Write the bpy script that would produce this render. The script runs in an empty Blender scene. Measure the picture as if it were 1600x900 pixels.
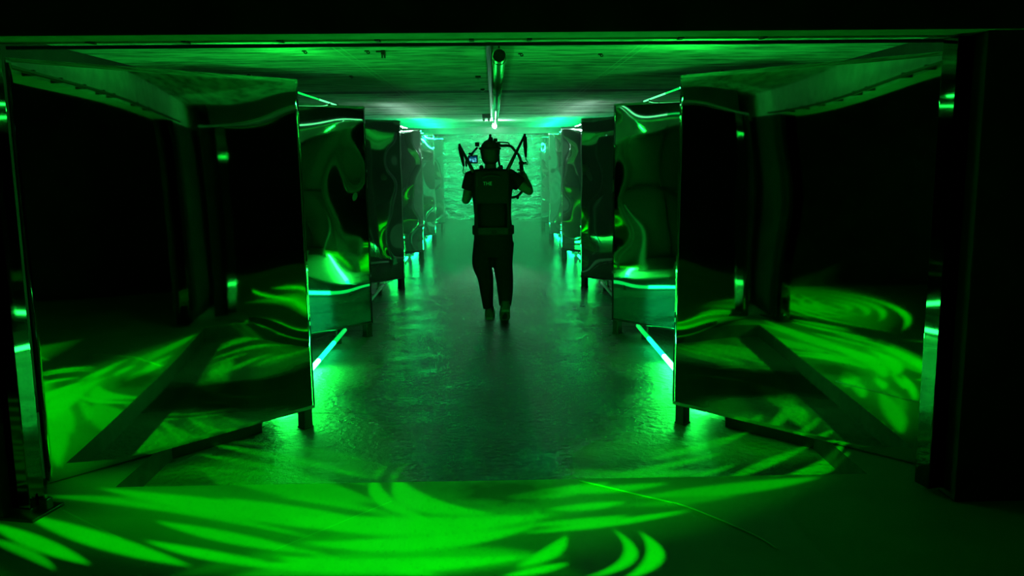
import bpy, bmesh, math, random
from mathutils import Vector, Matrix, noise
random.seed(7)
D = bpy.data; SC = bpy.context.scene; COL = SC.collection
PI = math.pi
EYE = 1.485        # camera height over the near slab (z = 0)
S = 0.115          # the corridor floor lies this much lower
F_PX = 1328.0

# ------------------------------------------------------------------ camera
YAW, PITCH, ROLL = math.radians(1.1447), math.radians(8.7877), math.radians(-0.6)
cy, sy, cp, sp = math.cos(YAW), math.sin(YAW), math.cos(PITCH), math.sin(PITCH)
FW = Vector((sy*cp, cy*cp, -sp)); RT = Vector((cy, -sy, 0)); UP = RT.cross(FW)
cr, sr = math.cos(ROLL), math.sin(ROLL)
R2 = RT*cr + UP*sr; U2 = -RT*sr + UP*cr
cam = D.objects.new('camera', D.cameras.new('camera')); COL.objects.link(cam)
cam.data.sensor_width = 36.0; cam.data.lens = F_PX/1600*36.0
cam.data.clip_start = 0.05; cam.data.clip_end = 100
m = Matrix((R2, U2, -FW)).transposed().to_4x4(); m.translation = Vector((0, 0, EYE))
cam.matrix_world = m
SC.camera = cam

def on_floor(px, py, z=0.0):
    """Point of the place seen at a photo pixel, on the level z."""
    d = FW + R2*((px-800)/F_PX) + U2*((450-py)/F_PX)
    return Vector((0, 0, EYE)) + d*((z-EYE)/d.z)

# ------------------------------------------------------------------ materials
def new_mat(name):
    mt = D.materials.new(name); mt.use_nodes = True
    nt = mt.node_tree; return mt, nt, nt.nodes['Principled BSDF']
def L(nt, a, b): nt.links.new(a, b)
def N(nt, t, **kw):
    n = nt.nodes.new(t)
    for k, v in kw.items():
        if k.startswith('i_'): n.inputs[int(k[2:])].default_value = v
        else: setattr(n, k, v)
    return n
def simple(name, col, rough=0.5, metal=0.0, noise_scale=30, var=0.25, bump=0.0, spec=0.5):
    mt, nt, b = new_mat(name)
    tc = N(nt, 'ShaderNodeTexCoord')
    nz = N(nt, 'ShaderNodeTexNoise'); nz.inputs['Scale'].default_value = noise_scale; nz.inputs['Detail'].default_value = 4
    L(nt, tc.outputs['Object'], nz.inputs['Vector'])
    rp = N(nt, 'ShaderNodeValToRGB')
    rp.color_ramp.elements[0].position = .3; rp.color_ramp.elements[1].position = .7
    rp.color_ramp.elements[0].color = tuple(c*(1-var) for c in col)+(1,)
    rp.color_ramp.elements[1].color = tuple(min(1, c*(1+var)) for c in col)+(1,)
    L(nt, nz.outputs['Fac'], rp.inputs['Fac']); L(nt, rp.outputs['Color'], b.inputs['Base Color'])
    b.inputs['Roughness'].default_value = rough; b.inputs['Metallic'].default_value = metal
    b.inputs['Specular IOR Level'].default_value = spec
    if bump:
        bp = N(nt, 'ShaderNodeBump'); bp.inputs['Strength'].default_value = bump; bp.inputs['Distance'].default_value = .01
        L(nt, nz.outputs['Fac'], bp.inputs['Height']); L(nt, bp.outputs['Normal'], b.inputs['Normal'])
    return mt
def emit(name, col, strength):
    mt, nt, b = new_mat(name)
    b.inputs['Base Color'].default_value = (.6, .6, .6, 1)
    b.inputs['Emission Color'].default_value = tuple(col)+(1,)
    b.inputs['Emission Strength'].default_value = strength
    return mt

def mirror_mat(name, crinkle=0.0, tint=(.80, .84, .82)):
    mt, nt, b = new_mat(name)
    b.inputs['Base Color'].default_value = tint+(1,); b.inputs['Metallic'].default_value = 1
    tc = N(nt, 'ShaderNodeTexCoord')
    nz = N(nt, 'ShaderNodeTexNoise'); nz.inputs['Scale'].default_value = 2.2; nz.inputs['Detail'].default_value = 3
    L(nt, tc.outputs['Object'], nz.inputs['Vector'])
    mr = N(nt, 'ShaderNodeMapRange'); mr.inputs['To Min'].default_value = .015; mr.inputs['To Max'].default_value = .05
    L(nt, nz.outputs['Fac'], mr.inputs['Value']); L(nt, mr.outputs['Result'], b.inputs['Roughness'])
    if crinkle:
        mp = N(nt, 'ShaderNodeMapping'); mp.inputs['Scale'].default_value = (1.0, 1, 2.4); mp.inputs['Rotation'].default_value = (0, .35, 0)
        L(nt, tc.outputs['Object'], mp.inputs['Vector'])
        vo = N(nt, 'ShaderNodeTexVoronoi'); vo.inputs['Scale'].default_value = 2.6
        n2 = N(nt, 'ShaderNodeTexNoise'); n2.inputs['Scale'].default_value = 3.5; n2.inputs['Detail'].default_value = 4; n2.inputs['Distortion'].default_value = 1.5
        L(nt, mp.outputs['Vector'], vo.inputs['Vector']); L(nt, mp.outputs['Vector'], n2.inputs['Vector'])
        ad = N(nt, 'ShaderNodeMath', operation='ADD'); L(nt, vo.outputs['Distance'], ad.inputs[0]); L(nt, n2.outputs['Fac'], ad.inputs[1])
        bp = N(nt, 'ShaderNodeBump'); bp.inputs['Strength'].default_value = crinkle; bp.inputs['Distance'].default_value = .12
        L(nt, ad.outputs[0], bp.inputs['Height']); L(nt, bp.outputs['Normal'], b.inputs['Normal'])
    return mt

M = {}
M['mirror'] = mirror_mat('polished mirror sheet')
M['mirror_dull'] = mirror_mat('dark mirror cladding', 0, (.05, .055, .052))  # mirror tint much darker than on the panels
M['foil'] = mirror_mat('crinkled mirror foil', 1.0, (.72, .8, .76))
M['edge'] = simple('cut sheet edge', (.10, .105, .10), .5, .4, 60, .1)
M['backing'] = simple('dark backing board', (.025, .026, .026), .7, 0, 15, .3)
M['black_steel'] = simple('black painted steel', (.018, .018, .018), .38, .2, 40, .3)
M['steel'] = simple('brushed steel', (.42, .44, .43), .32, .9, 60, .15)
M['galv'] = simple('galvanised metal', (.55, .57, .56), .28, 1.0, 25, .2, .15)
M['dark_wall'] = simple('dark painted concrete', (.02, .022, .021), .85, 0, 6, .35, .2, .2)
M['grey_wall'] = simple('bare concrete wall', (.14, .145, .14), .85, 0, 4, .3, .3, .3)
M['shirt'] = simple('black cotton', (.012, .012, .012), .95, 0, 90, .3, .2, .1)
M['trouser'] = simple('black trouser cloth', (.010, .010, .011), .95, 0, 70, .3, .2, .1)
M['shoe'] = simple('dark shoe leather', (.02, .02, .02), .6, 0, 40, .3)
M['sole'] = simple('grey rubber sole', (.09, .095, .09), .7, 0, 40, .2)
M['skin'] = simple('skin', (.15, .095, .07), .6, 0, 40, .12)
M['hair'] = simple('dark hair', (.012, .010, .009), .6, 0, 120, .4, .4)
M['nylon'] = simple('black nylon', (.014, .014, .014), .85, 0, 140, .3, .3, .2)
M['pad'] = simple('dark grey padding', (.028, .03, .028), .9, 0, 60, .2, .2, .2)
M['rig'] = simple('black carbon tube', (.012, .012, .012), .4, 0, 60, .2)
M['letter'] = simple('pale printed lettering', (.55, .6, .56), .6, 0, 20, .05)
M['socket'] = simple('grey fitting plastic', (.05, .052, .05), .6, 0, 30, .2)
M['cable'] = simple('pale cable sheath', (.65, .7, .62), .5, 0, 30, .08)
M['tube_white'] = emit('lit tube white', (.010, 1.0, .07), 120)
M['tube_cyan'] = emit('lit tube cyan green', (.003, 1.0, .20), 6)
M['tube_dim'] = emit('lit tube dim green', (.0, 1.0, .12), .8)
M['tube_green'] = emit('lit tube green', (.003, 1.0, .12), 22)
M['tube_mid'] = emit('lit tube middling green', (.004, 1.0, .22), 40)
M['tube_far'] = emit('lit tube bright green', (.003, 1.0, .26), 430)
M['tube_top'] = emit('lit ceiling tube green', (.12, 1.0, .34), 1.7)
M['tube_hot'] = emit('lit ceiling tube bright green', (.008, 1.0, .06), 95)
M['tube_pale'] = emit('lit tube pale', (.56, 1.0, .78), 36)
M['tube_soft'] = emit('lit tube soft white', (.66, 1.0, .82), 13)
M['tube_off'] = simple('frosted tube switched off', (.45, .48, .46), .4, 0, 40, .05)
M['lamp'] = emit('lamp lens', (.8, 1.0, .92), 150)

def screen_mat():
    mt, nt, b = new_mat('lit monitor picture')
    tc = N(nt, 'ShaderNodeTexCoord'); nz = N(nt, 'ShaderNodeTexNoise'); nz.inputs['Scale'].default_value = 38
    L(nt, tc.outputs['Object'], nz.inputs['Vector'])
    rp = N(nt, 'ShaderNodeValToRGB'); e = rp.color_ramp.elements
    e[0].position = .42; e[0].color = (.0, .04, .10, 1); e[1].position = .62; e[1].color = (.12, .75, .85, 1)
    L(nt, nz.outputs['Fac'], rp.inputs['Fac'])
    b.inputs['Base Color'].default_value = (.01, .01, .01, 1)
    L(nt, rp.outputs['Color'], b.inputs['Emission Color']); b.inputs['Emission Strength'].default_value = 1.0
    return mt
M['screen'] = screen_mat()

def near_floor_mat():
    mt, nt, b = new_mat('smooth concrete screed')
    g = N(nt, 'ShaderNodeNewGeometry')
    n1 = N(nt, 'ShaderNodeTexNoise'); n1.inputs['Scale'].default_value = 1.6; n1.inputs['Detail'].default_value = 6
    n2 = N(nt, 'ShaderNodeTexNoise'); n2.inputs['Scale'].default_value = 90; n2.inputs['Detail'].default_value = 3
    for n in (n1, n2): L(nt, g.outputs['Position'], n.inputs['Vector'])
    rp = N(nt, 'ShaderNodeValToRGB'); e = rp.color_ramp.elements
    e[0].position = .3; e[0].color = (.25, .26, .25, 1); e[1].position = .72; e[1].color = (.36, .37, .36, 1)
    L(nt, n1.outputs['Fac'], rp.inputs['Fac'])
    # one worn damp stain near the step
    sb = N(nt, 'ShaderNodeVectorMath', operation='SUBTRACT'); st = on_floor(790, 768); sb.inputs[1].default_value = (st.x, st.y, 0)
    L(nt, g.outputs['Position'], sb.inputs[0])
    sc = N(nt, 'ShaderNodeVectorMath', operation='MULTIPLY'); sc.inputs[1].default_value = (3.6, 6.5, 0); L(nt, sb.outputs[0], sc.inputs[0])
    ln = N(nt, 'ShaderNodeVectorMath', operation='LENGTH'); L(nt, sc.outputs[0], ln.inputs[0])
    n3 = N(nt, 'ShaderNodeTexNoise'); n3.inputs['Scale'].default_value = 9; n3.inputs['Detail'].default_value = 5
    L(nt, g.outputs['Position'], n3.inputs['Vector'])
    ad = N(nt, 'ShaderNodeMath', operation='ADD'); L(nt, ln.outputs['Value'], ad.inputs[0]); L(nt, n3.outputs['Fac'], ad.inputs[1])
    mr = N(nt, 'ShaderNodeMapRange'); mr.inputs['From Min'].default_value = 1.0; mr.inputs['From Max'].default_value = 1.6
    mr.inputs['To Min'].default_value = .35; mr.inputs['To Max'].default_value = 1
    L(nt, ad.outputs[0], mr.inputs['Value'])
    mx = N(nt, 'ShaderNodeMixRGB', blend_type='MULTIPLY'); mx.inputs[0].default_value = 1
    L(nt, rp.outputs['Color'], mx.inputs[1]); L(nt, mr.outputs['Result'], mx.inputs[2])
    out = mx.outputs[0]
    for (pa, pb) in (((425, 861), (612, 783)), ((190, 842), (98, 797))):
        A, B = on_floor(*pa), on_floor(*pb); e_ = (B-A).normalized(); nn = Vector((-e_.y, e_.x, 0)); hl = (B-A).length/2; mid = (A+B)/2
        sbb = N(nt, 'ShaderNodeVectorMath', operation='SUBTRACT'); sbb.inputs[1].default_value = mid; L(nt, g.outputs['Position'], sbb.inputs[0])
        d1 = N(nt, 'ShaderNodeVectorMath', operation='DOT_PRODUCT'); d1.inputs[1].default_value = nn; L(nt, sbb.outputs[0], d1.inputs[0])
        d2 = N(nt, 'ShaderNodeVectorMath', operation='DOT_PRODUCT'); d2.inputs[1].default_value = e_; L(nt, sbb.outputs[0], d2.inputs[0])
        lines = []
        for dd_, lim in ((d1, .0035), (d2, hl)):
            a_ = N(nt, 'ShaderNodeMath', operation='ABSOLUTE'); L(nt, dd_.outputs['Value'], a_.inputs[0])
            l_ = N(nt, 'ShaderNodeMath', operation='LESS_THAN'); l_.inputs[1].default_value = lim; L(nt, a_.outputs[0], l_.inputs[0]); lines.append(l_)
        pm = N(nt, 'ShaderNodeMath', operation='MULTIPLY'); L(nt, lines[0].outputs[0], pm.inputs[0]); L(nt, lines[1].outputs[0], pm.inputs[1])
        pm2 = N(nt, 'ShaderNodeMath', operation='MULTIPLY'); pm2.inputs[1].default_value = .4; L(nt, pm.outputs[0], pm2.inputs[0])
        mm = N(nt, 'ShaderNodeMixRGB'); mm.inputs[2].default_value = (.6, .61, .6, 1); L(nt, pm2.outputs[0], mm.inputs[0]); L(nt, out, mm.inputs[1]); out = mm.outputs[0]
    L(nt, out, b.inputs['Base Color'])
    b.inputs['Roughness'].default_value = .55; b.inputs['Specular IOR Level'].default_value = .3
    bp = N(nt, 'ShaderNodeBump'); bp.inputs['Strength'].default_value = .25; bp.inputs['Distance'].default_value = .004
    L(nt, n2.outputs['Fac'], bp.inputs['Height']); L(nt, bp.outputs['Normal'], b.inputs['Normal'])
    return mt
M['floor_near'] = near_floor_mat()

def corridor_floor_mat():
    """Rough concrete, wet along the middle of the corridor, dry towards the panels."""
    mt, nt, b = new_mat('wet corridor concrete')
    g = N(nt, 'ShaderNodeNewGeometry'); sx = N(nt, 'ShaderNodeSeparateXYZ'); L(nt, g.outputs['Position'], sx.inputs[0])
    n1 = N(nt, 'ShaderNodeTexNoise'); n1.inputs['Scale'].default_value = 1.3; n1.inputs['Detail'].default_value = 6
    n2 = N(nt, 'ShaderNodeTexNoise'); n2.inputs['Scale'].default_value = 24; n2.inputs['Detail'].default_value = 6; n2.inputs['Roughness'].default_value = .6
    n3 = N(nt, 'ShaderNodeTexNoise'); n3.inputs['Scale'].default_value = 4.0; n3.inputs['Detail'].default_value = 5
    for n in (n1, n2, n3): L(nt, g.outputs['Position'], n.inputs['Vector'])
    ab = N(nt, 'ShaderNodeMath', operation='ABSOLUTE'); L(nt, sx.outputs['X'], ab.inputs[0])
    wob = N(nt, 'ShaderNodeMath', operation='MULTIPLY_ADD'); wob.inputs[1].default_value = .9; L(nt, n1.outputs['Fac'], wob.inputs[0]); L(nt, ab.outputs[0], wob.inputs[2])
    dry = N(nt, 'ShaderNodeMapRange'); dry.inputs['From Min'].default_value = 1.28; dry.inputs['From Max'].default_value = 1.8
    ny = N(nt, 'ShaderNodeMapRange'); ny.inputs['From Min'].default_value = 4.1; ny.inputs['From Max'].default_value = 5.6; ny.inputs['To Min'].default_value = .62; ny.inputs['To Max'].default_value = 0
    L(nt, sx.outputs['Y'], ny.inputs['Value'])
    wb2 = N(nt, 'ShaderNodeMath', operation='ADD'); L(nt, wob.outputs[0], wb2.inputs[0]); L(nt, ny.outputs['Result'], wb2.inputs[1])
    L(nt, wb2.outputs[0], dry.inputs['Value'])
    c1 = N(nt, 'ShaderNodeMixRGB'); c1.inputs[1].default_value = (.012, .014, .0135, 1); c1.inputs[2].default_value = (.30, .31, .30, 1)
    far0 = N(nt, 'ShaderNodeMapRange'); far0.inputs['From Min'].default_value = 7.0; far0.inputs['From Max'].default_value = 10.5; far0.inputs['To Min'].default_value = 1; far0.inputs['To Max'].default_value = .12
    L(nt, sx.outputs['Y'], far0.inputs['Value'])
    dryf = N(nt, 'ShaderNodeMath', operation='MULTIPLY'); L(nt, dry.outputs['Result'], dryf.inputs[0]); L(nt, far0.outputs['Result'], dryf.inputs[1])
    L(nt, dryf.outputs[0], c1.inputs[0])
    c2 = N(nt, 'ShaderNodeMixRGB', blend_type='MULTIPLY'); c2.inputs[0].default_value = .6
    rp = N(nt, 'ShaderNodeValToRGB'); rp.color_ramp.elements[0].position = .3; rp.color_ramp.elements[1].position = .65
    rp.color_ramp.elements[0].color = (.45, .45, .45, 1)
    L(nt, n3.outputs['Fac'], rp.inputs['Fac']); L(nt, c1.outputs[0], c2.inputs[1]); L(nt, rp.outputs['Color'], c2.inputs[2])
    # cast joints across the corridor
    def joint(y):
        s1 = N(nt, 'ShaderNodeMath', operation='MULTIPLY_ADD'); s1.inputs[1].default_value = .05; s1.inputs[2].default_value = -y-.025
        L(nt, n3.outputs['Fac'], s1.inputs[0])
        s2 = N(nt, 'ShaderNodeMath', operation='ADD'); L(nt, sx.outputs['Y'], s2.inputs[0]); L(nt, s1.outputs[0], s2.inputs[1])
        s3 = N(nt, 'ShaderNodeMath', operation='ABSOLUTE'); L(nt, s2.outputs[0], s3.inputs[0])
        s4 = N(nt, 'ShaderNodeMath', operation='LESS_THAN'); s4.inputs[1].default_value = .012; L(nt, s3.outputs[0], s4.inputs[0]); return s4
    js = None
    for y in (5.25, 7.85, 9.3, 12.2):
        j = joint(y)
        if js is None: js = j
        else:
            mxn = N(nt, 'ShaderNodeMath', operation='MAXIMUM'); L(nt, js.outputs[0], mxn.inputs[0]); L(nt, j.outputs[0], mxn.inputs[1]); js = mxn
    c3 = N(nt, 'ShaderNodeMixRGB'); c3.inputs[2].default_value = (.015, .016, .015, 1)
    L(nt, js.outputs[0], c3.inputs[0]); L(nt, c2.outputs[0], c3.inputs[1]); L(nt, c3.outputs[0], b.inputs['Base Color'])
    # puddles get smoother with the distance from the step (water lies at the far end)
    far = N(nt, 'ShaderNodeMapRange'); far.inputs['From Min'].default_value = 8.5; far.inputs['From Max'].default_value = 14
    far.inputs['To Min'].default_value = .0; far.inputs['To Max'].default_value = 1
    L(nt, sx.outputs['Y'], far.inputs['Value'])
    r1 = N(nt, 'ShaderNodeMapRange'); r1.inputs['From Min'].default_value = .25; r1.inputs['From Max'].default_value = .75
    r1.inputs['To Min'].default_value = .09; r1.inputs['To Max'].default_value = .26
    L(nt, n3.outputs['Fac'], r1.inputs['Value'])
    rm = N(nt, 'ShaderNodeMixRGB'); rm.inputs[2].default_value = (.13, .13, .13, 1); L(nt, far.outputs['Result'], rm.inputs[0]); L(nt, r1.outputs['Result'], rm.inputs[1])
    rd = N(nt, 'ShaderNodeMath', operation='MULTIPLY_ADD'); rd.inputs[1].default_value = .3; L(nt, dryf.outputs[0], rd.inputs[0]); L(nt, rm.outputs[0], rd.inputs[2])
    L(nt, rd.outputs[0], b.inputs['Roughness'])
    b.inputs['Specular IOR Level'].default_value = .25
    hs = N(nt, 'ShaderNodeMath', operation='MULTIPLY_ADD'); hs.inputs[1].default_value = -1.5; L(nt, js.outputs[0], hs.inputs[0]); L(nt, n2.outputs['Fac'], hs.inputs[2])
    bs = N(nt, 'ShaderNodeMapRange'); bs.inputs['To Min'].default_value = .85; bs.inputs['To Max'].default_value = .05
    L(nt, far.outputs['Result'], bs.inputs['Value'])
    bp = N(nt, 'ShaderNodeBump'); bp.inputs['Distance'].default_value = .03
    L(nt, bs.outputs['Result'], bp.inputs['Strength']); L(nt, hs.outputs[0], bp.inputs['Height']); L(nt, bp.outputs['Normal'], b.inputs['Normal'])
    return mt
M['floor_low'] = corridor_floor_mat()

def ceiling_mat():
    mt, nt, b = new_mat('board marked concrete')
    g = N(nt, 'ShaderNodeNewGeometry'); sx = N(nt, 'ShaderNodeSeparateXYZ'); L(nt, g.outputs['Position'], sx.inputs[0])
    mp = N(nt, 'ShaderNodeMapping'); mp.inputs['Scale'].default_value = (1.6, 6.0, 1); L(nt, g.outputs['Position'], mp.inputs['Vector'])
    n1 = N(nt, 'ShaderNodeTexNoise'); n1.inputs['Scale'].default_value = 2.0; n1.inputs['Detail'].default_value = 7; n1.inputs['Roughness'].default_value = .65
    L(nt, mp.outputs['Vector'], n1.inputs['Vector'])
    n2 = N(nt, 'ShaderNodeTexNoise'); n2.inputs['Scale'].default_value = .8; n2.inputs['Detail'].default_value = 5
    L(nt, g.outputs['Position'], n2.inputs['Vector'])
    rp = N(nt, 'ShaderNodeValToRGB'); e = rp.color_ramp.elements
    e[0].position = .36; e[0].color = (.15, .155, .145, 1); e[1].position = .60; e[1].color = (.64, .65, .62, 1)
    L(nt, n1.outputs['Fac'], rp.inputs['Fac'])
    r2 = N(nt, 'ShaderNodeValToRGB'); r2.color_ramp.elements[0].position = .3; r2.color_ramp.elements[0].color = (.55, .55, .55, 1); r2.color_ramp.elements[1].position = .65
    L(nt, n2.outputs['Fac'], r2.inputs['Fac'])
    mx = N(nt, 'ShaderNodeMixRGB', blend_type='MULTIPLY'); mx.inputs[0].default_value = 1; L(nt, rp.outputs['Color'], mx.inputs[1]); L(nt, r2.outputs['Color'], mx.inputs[2])
    # board joints across, formwork seams along
    def seam(axis, v, w):
        a = N(nt, 'ShaderNodeMath', operation='SUBTRACT'); L(nt, sx.outputs[axis], a.inputs[0]); a.inputs[1].default_value = v
        c = N(nt, 'ShaderNodeMath', operation='ABSOLUTE'); L(nt, a.outputs[0], c.inputs[0])
        d = N(nt, 'ShaderNodeMath', operation='LESS_THAN'); L(nt, c.outputs[0], d.inputs[0]); d.inputs[1].default_value = w; return d
    cur = None
    for ax, v, w in (('Y', 9.64, .17), ('Y', 12.4, .06), ('Y', 14.6, .10), ('Y', 7.0, .01)):
        d = seam(ax, v, w)
        if cur is None: cur = d
        else:
            q = N(nt, 'ShaderNodeMath', operation='MAXIMUM'); L(nt, cur.outputs[0], q.inputs[0]); L(nt, d.outputs[0], q.inputs[1]); cur = q
    m3 = N(nt, 'ShaderNodeMixRGB'); m3.inputs[2].default_value = (.035, .036, .035, 1)
    L(nt, cur.outputs[0], m3.inputs[0]); L(nt, mx.outputs[0], m3.inputs[1])
    pale = None
    for v in (-1.04, -.99, .97, 1.02):          # pale fins left by the formwork joints
        d = seam('X', v, .006)
        if pale is None: pale = d
        else:
            q2 = N(nt, 'ShaderNodeMath', operation='MAXIMUM'); L(nt, pale.outputs[0], q2.inputs[0]); L(nt, d.outputs[0], q2.inputs[1]); pale = q2
    pf = N(nt, 'ShaderNodeMath', operation='MULTIPLY'); pf.inputs[1].default_value = .28; L(nt, pale.outputs[0], pf.inputs[0])
    m4 = N(nt, 'ShaderNodeMixRGB'); m4.inputs[2].default_value = (.75, .76, .73, 1)
    L(nt, pf.outputs[0], m4.inputs[0]); L(nt, m3.outputs[0], m4.inputs[1]); L(nt, m4.outputs[0], b.inputs['Base Color'])
    b.inputs['Roughness'].default_value = .8; b.inputs['Specular IOR Level'].default_value = .25
    bp = N(nt, 'ShaderNodeBump'); bp.inputs['Strength'].default_value = .6; bp.inputs['Distance'].default_value = .02
    L(nt, n1.outputs['Fac'], bp.inputs['Height']); L(nt, bp.outputs['Normal'], b.inputs['Normal'])
    return mt
M['pale_lit'] = simple('pale lit surface', (.5, .51, .49), .6, 0, 12, .2, .15)  # pale tone for surfaces meant to read as lit
M['ceiling'] = ceiling_mat()
M['riser'] = simple('raw dark slab edge', (.05, .055, .05), .8, 0, 12, .3, .3, .2)

# ------------------------------------------------------------------ mesh helpers
def obj(name, bm, mats, parent=None, smooth=False):
    me = D.meshes.new(name); bmesh.ops.recalc_face_normals(bm, faces=bm.faces[:])
    bm.to_mesh(me); bm.free()
    for mt in (mats if isinstance(mats, (list, tuple)) else [mats]): me.materials.append(mt)
    if smooth:
        for p in me.polygons: p.use_smooth = True
    o = D.objects.new(name, me); COL.objects.link(o)
    if parent: o.parent = parent
    return o
def empty(name, loc=(0, 0, 0), rz=0.0):
    o = D.objects.new(name, None); COL.objects.link(o); o.location = loc; o.rotation_euler = (0, 0, rz)
    o.empty_display_size = .1
    return o
def tag(o, label=None, cat=None, group=None, kind=None):
    if label: o['label'] = label
    if cat: o['category'] = cat
    if group: o['group'] = group
    if kind: o['kind'] = kind
    return o
def add_box(bm, lo, hi, bevel=0.0, mat=0, mtx=None):
    lo, hi = Vector(lo), Vector(hi); c = (lo+hi)/2; s = hi-lo
    r = bmesh.ops.create_cube(bm, size=1.0); vs = r['verts']
    for v in vs: v.co = Vector((v.co.x*s.x, v.co.y*s.y, v.co.z*s.z))+c
    fs = list({f for v in vs for f in v.link_faces})
    for f in fs: f.material_index = mat
    if bevel:
        es = list({e for v in vs for e in v.link_edges})
        rb = bmesh.ops.bevel(bm, geom=es, offset=bevel, segments=2, affect='EDGES', profile=.6)
        for f in rb['faces']: f.material_index = mat
        vs = list({v for f in rb['faces'] for v in f.verts} | {v for v in vs if v.is_valid})
    if mtx is not None:
        for v in vs:
            if v.is_valid: v.co = mtx @ v.co
def catmull(pts, n=6):
    P = [Vector(p) for p in pts]
    if len(P) < 3: return P
    Q = [P[0]*2-P[1]]+P+[P[-1]*2-P[-2]]; out = []
    for i in range(1, len(Q)-2):
        a, b, c, d = Q[i-1], Q[i], Q[i+1], Q[i+2]
        for k in range(n):
            t = k/n
            out.append(.5*((2*b)+(c-a)*t+(2*a-5*b+4*c-d)*t*t+(3*b-a-3*c+d)*t**3))
    out.append(P[-1]); return out
def add_loft(bm, rings, n=16, mat=0, caps=True):
    """rings: (centre, tangent, radius_side, radius_front); side axis is kept level."""
    prev = None; allr = []
    for (c, t, ra, rb) in rings:
        c = Vector(c); t = Vector(t).normalized()
        ref = Vector((1, 0, 0)) if abs(t.x) < .8 else Vector((0, 0, 1))
        a = (ref - t*ref.dot(t)).normalized(); b = t.cross(a)
        if prev is not None and a.dot(prev) < 0: a, b = -a, -b
        prev = a
        allr.append([bm.verts.new(c+a*(ra*math.cos(2*PI*k/n))+b*(rb*math.sin(2*PI*k/n))) for k in range(n)])
    for i in range(len(allr)-1):
        for k in range(n):
            f = bm.faces.new((allr[i][k], allr[i][(k+1) % n], allr[i+1][(k+1) % n], allr[i+1][k])); f.material_index = mat
    if caps:
        for rr in (allr[0], allr[-1]):
            f = bm.faces.new(rr); f.material_index = mat
def add_tube(bm, pts, r, n=10, mat=0, smooth=0):
    P = catmull(pts, smooth) if smooth else [Vector(p) for p in pts]
    R_ = r if isinstance(r, (list, tuple)) else None
    rings = []
    for i, p in enumerate(P):
        t = (P[min(i+1, len(P)-1)]-P[max(i-1, 0)])
        if R_:
            u = i/(len(P)-1)*(len(R_)-1); k = min(int(u), len(R_)-2); rad = R_[k]+(R_[k+1]-R_[k])*(u-k)
        else: rad = r
        rings.append((p, t, rad, rad))
    add_loft(bm, rings, n, mat)
def add_ball(bm, c, r, seg=16, mat=0, mtx=None):
    r = Vector(r) if isinstance(r, (tuple, list)) else Vector((r, r, r))
    q = bmesh.ops.create_uvsphere(bm, u_segments=seg, v_segments=max(6, seg//2), radius=1)
    for v in q['verts']:
        v.co = Vector((v.co.x*r.x, v.co.y*r.y, v.co.z*r.z))
        if mtx is not None: v.co = mtx @ v.co
        v.co += Vector(c)
    for f in {f for v in q['verts'] for f in v.link_faces}: f.material_index = mat
def fused(name, bm, mat, parent, voxel, smooth_it=4):
    """Fuse overlapping closed shells into one continuous surface."""
    bmesh.ops.recalc_face_normals(bm, faces=bm.faces[:])
    me = D.meshes.new(name); bm.to_mesh(me); bm.free()
    o = D.objects.new(name, me); COL.objects.link(o)
    r = o.modifiers.new('r', 'REMESH'); r.mode = 'VOXEL'; r.voxel_size = voxel
    if smooth_it:
        s = o.modifiers.new('s', 'SMOOTH'); s.iterations = smooth_it; s.factor = .5
    dg = bpy.context.evaluated_depsgraph_get(); dg.update()
    me2 = D.meshes.new_from_object(o.evaluated_get(dg)); o.modifiers.clear(); o.data = me2; me2.name = name
    me2.materials.clear(); me2.materials.append(mat)
    for p in me2.polygons: p.use_smooth = True
    o.parent = parent
    return o

# ------------------------------------------------------------------ the setting
Y_STEP, X_L, X_R, Y_END = 3.765, -1.76, 1.73, 22.2
CEIL = 2.2
W_SIDE = 4.6; Y_BACK = -5.0
def struct(name, bm, mats, label=None):
    o = obj(name, bm, mats); o['kind'] = 'structure'
    if label: o['label'] = label
    return o
bm = bmesh.new()      # near slab with the pit cut out of it (its risers are its own sides)
add_box(bm, (-W_SIDE, Y_BACK, -.4), (W_SIDE, Y_STEP, 0))
add_box(bm, (-W_SIDE, Y_STEP, -.4), (X_L, Y_END, 0))
add_box(bm, (X_R, Y_STEP, -.4), (W_SIDE, Y_END, 0))
for f in bm.faces:
    c_ = f.calc_center_median()
    f.material_index = 0 if abs(f.normal.z) > .5 else 1
struct('floor', bm, [M['floor_near'], M['riser']], 'raised smooth concrete floor around the sunken corridor')
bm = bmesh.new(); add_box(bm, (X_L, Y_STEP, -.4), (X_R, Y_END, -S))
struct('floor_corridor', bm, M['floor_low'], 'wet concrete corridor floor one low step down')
bm = bmesh.new(); add_box(bm, (-W_SIDE, 3.55, CEIL), (W_SIDE, Y_END, CEIL+.2)); struct('ceiling', bm, M['ceiling'])
bm = bmesh.new(); add_box(bm, (-W_SIDE, Y_BACK, 3.1), (W_SIDE, 3.395, 3.3)); struct('ceiling_front', bm, M['dark_wall'])
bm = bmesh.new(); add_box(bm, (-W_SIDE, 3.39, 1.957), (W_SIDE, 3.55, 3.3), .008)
for f in bm.faces: f.material_index = 1 if f.calc_center_median().z < 1.96 or f.normal.y > .5 else 0  # underside and rear coloured paler than the front, as if lit
struct('lintel_beam', bm, [M['dark_wall'], M['pale_lit']], 'deep dark lintel beam across the mouth of the corridor')
X_BAY = 2.75
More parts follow.
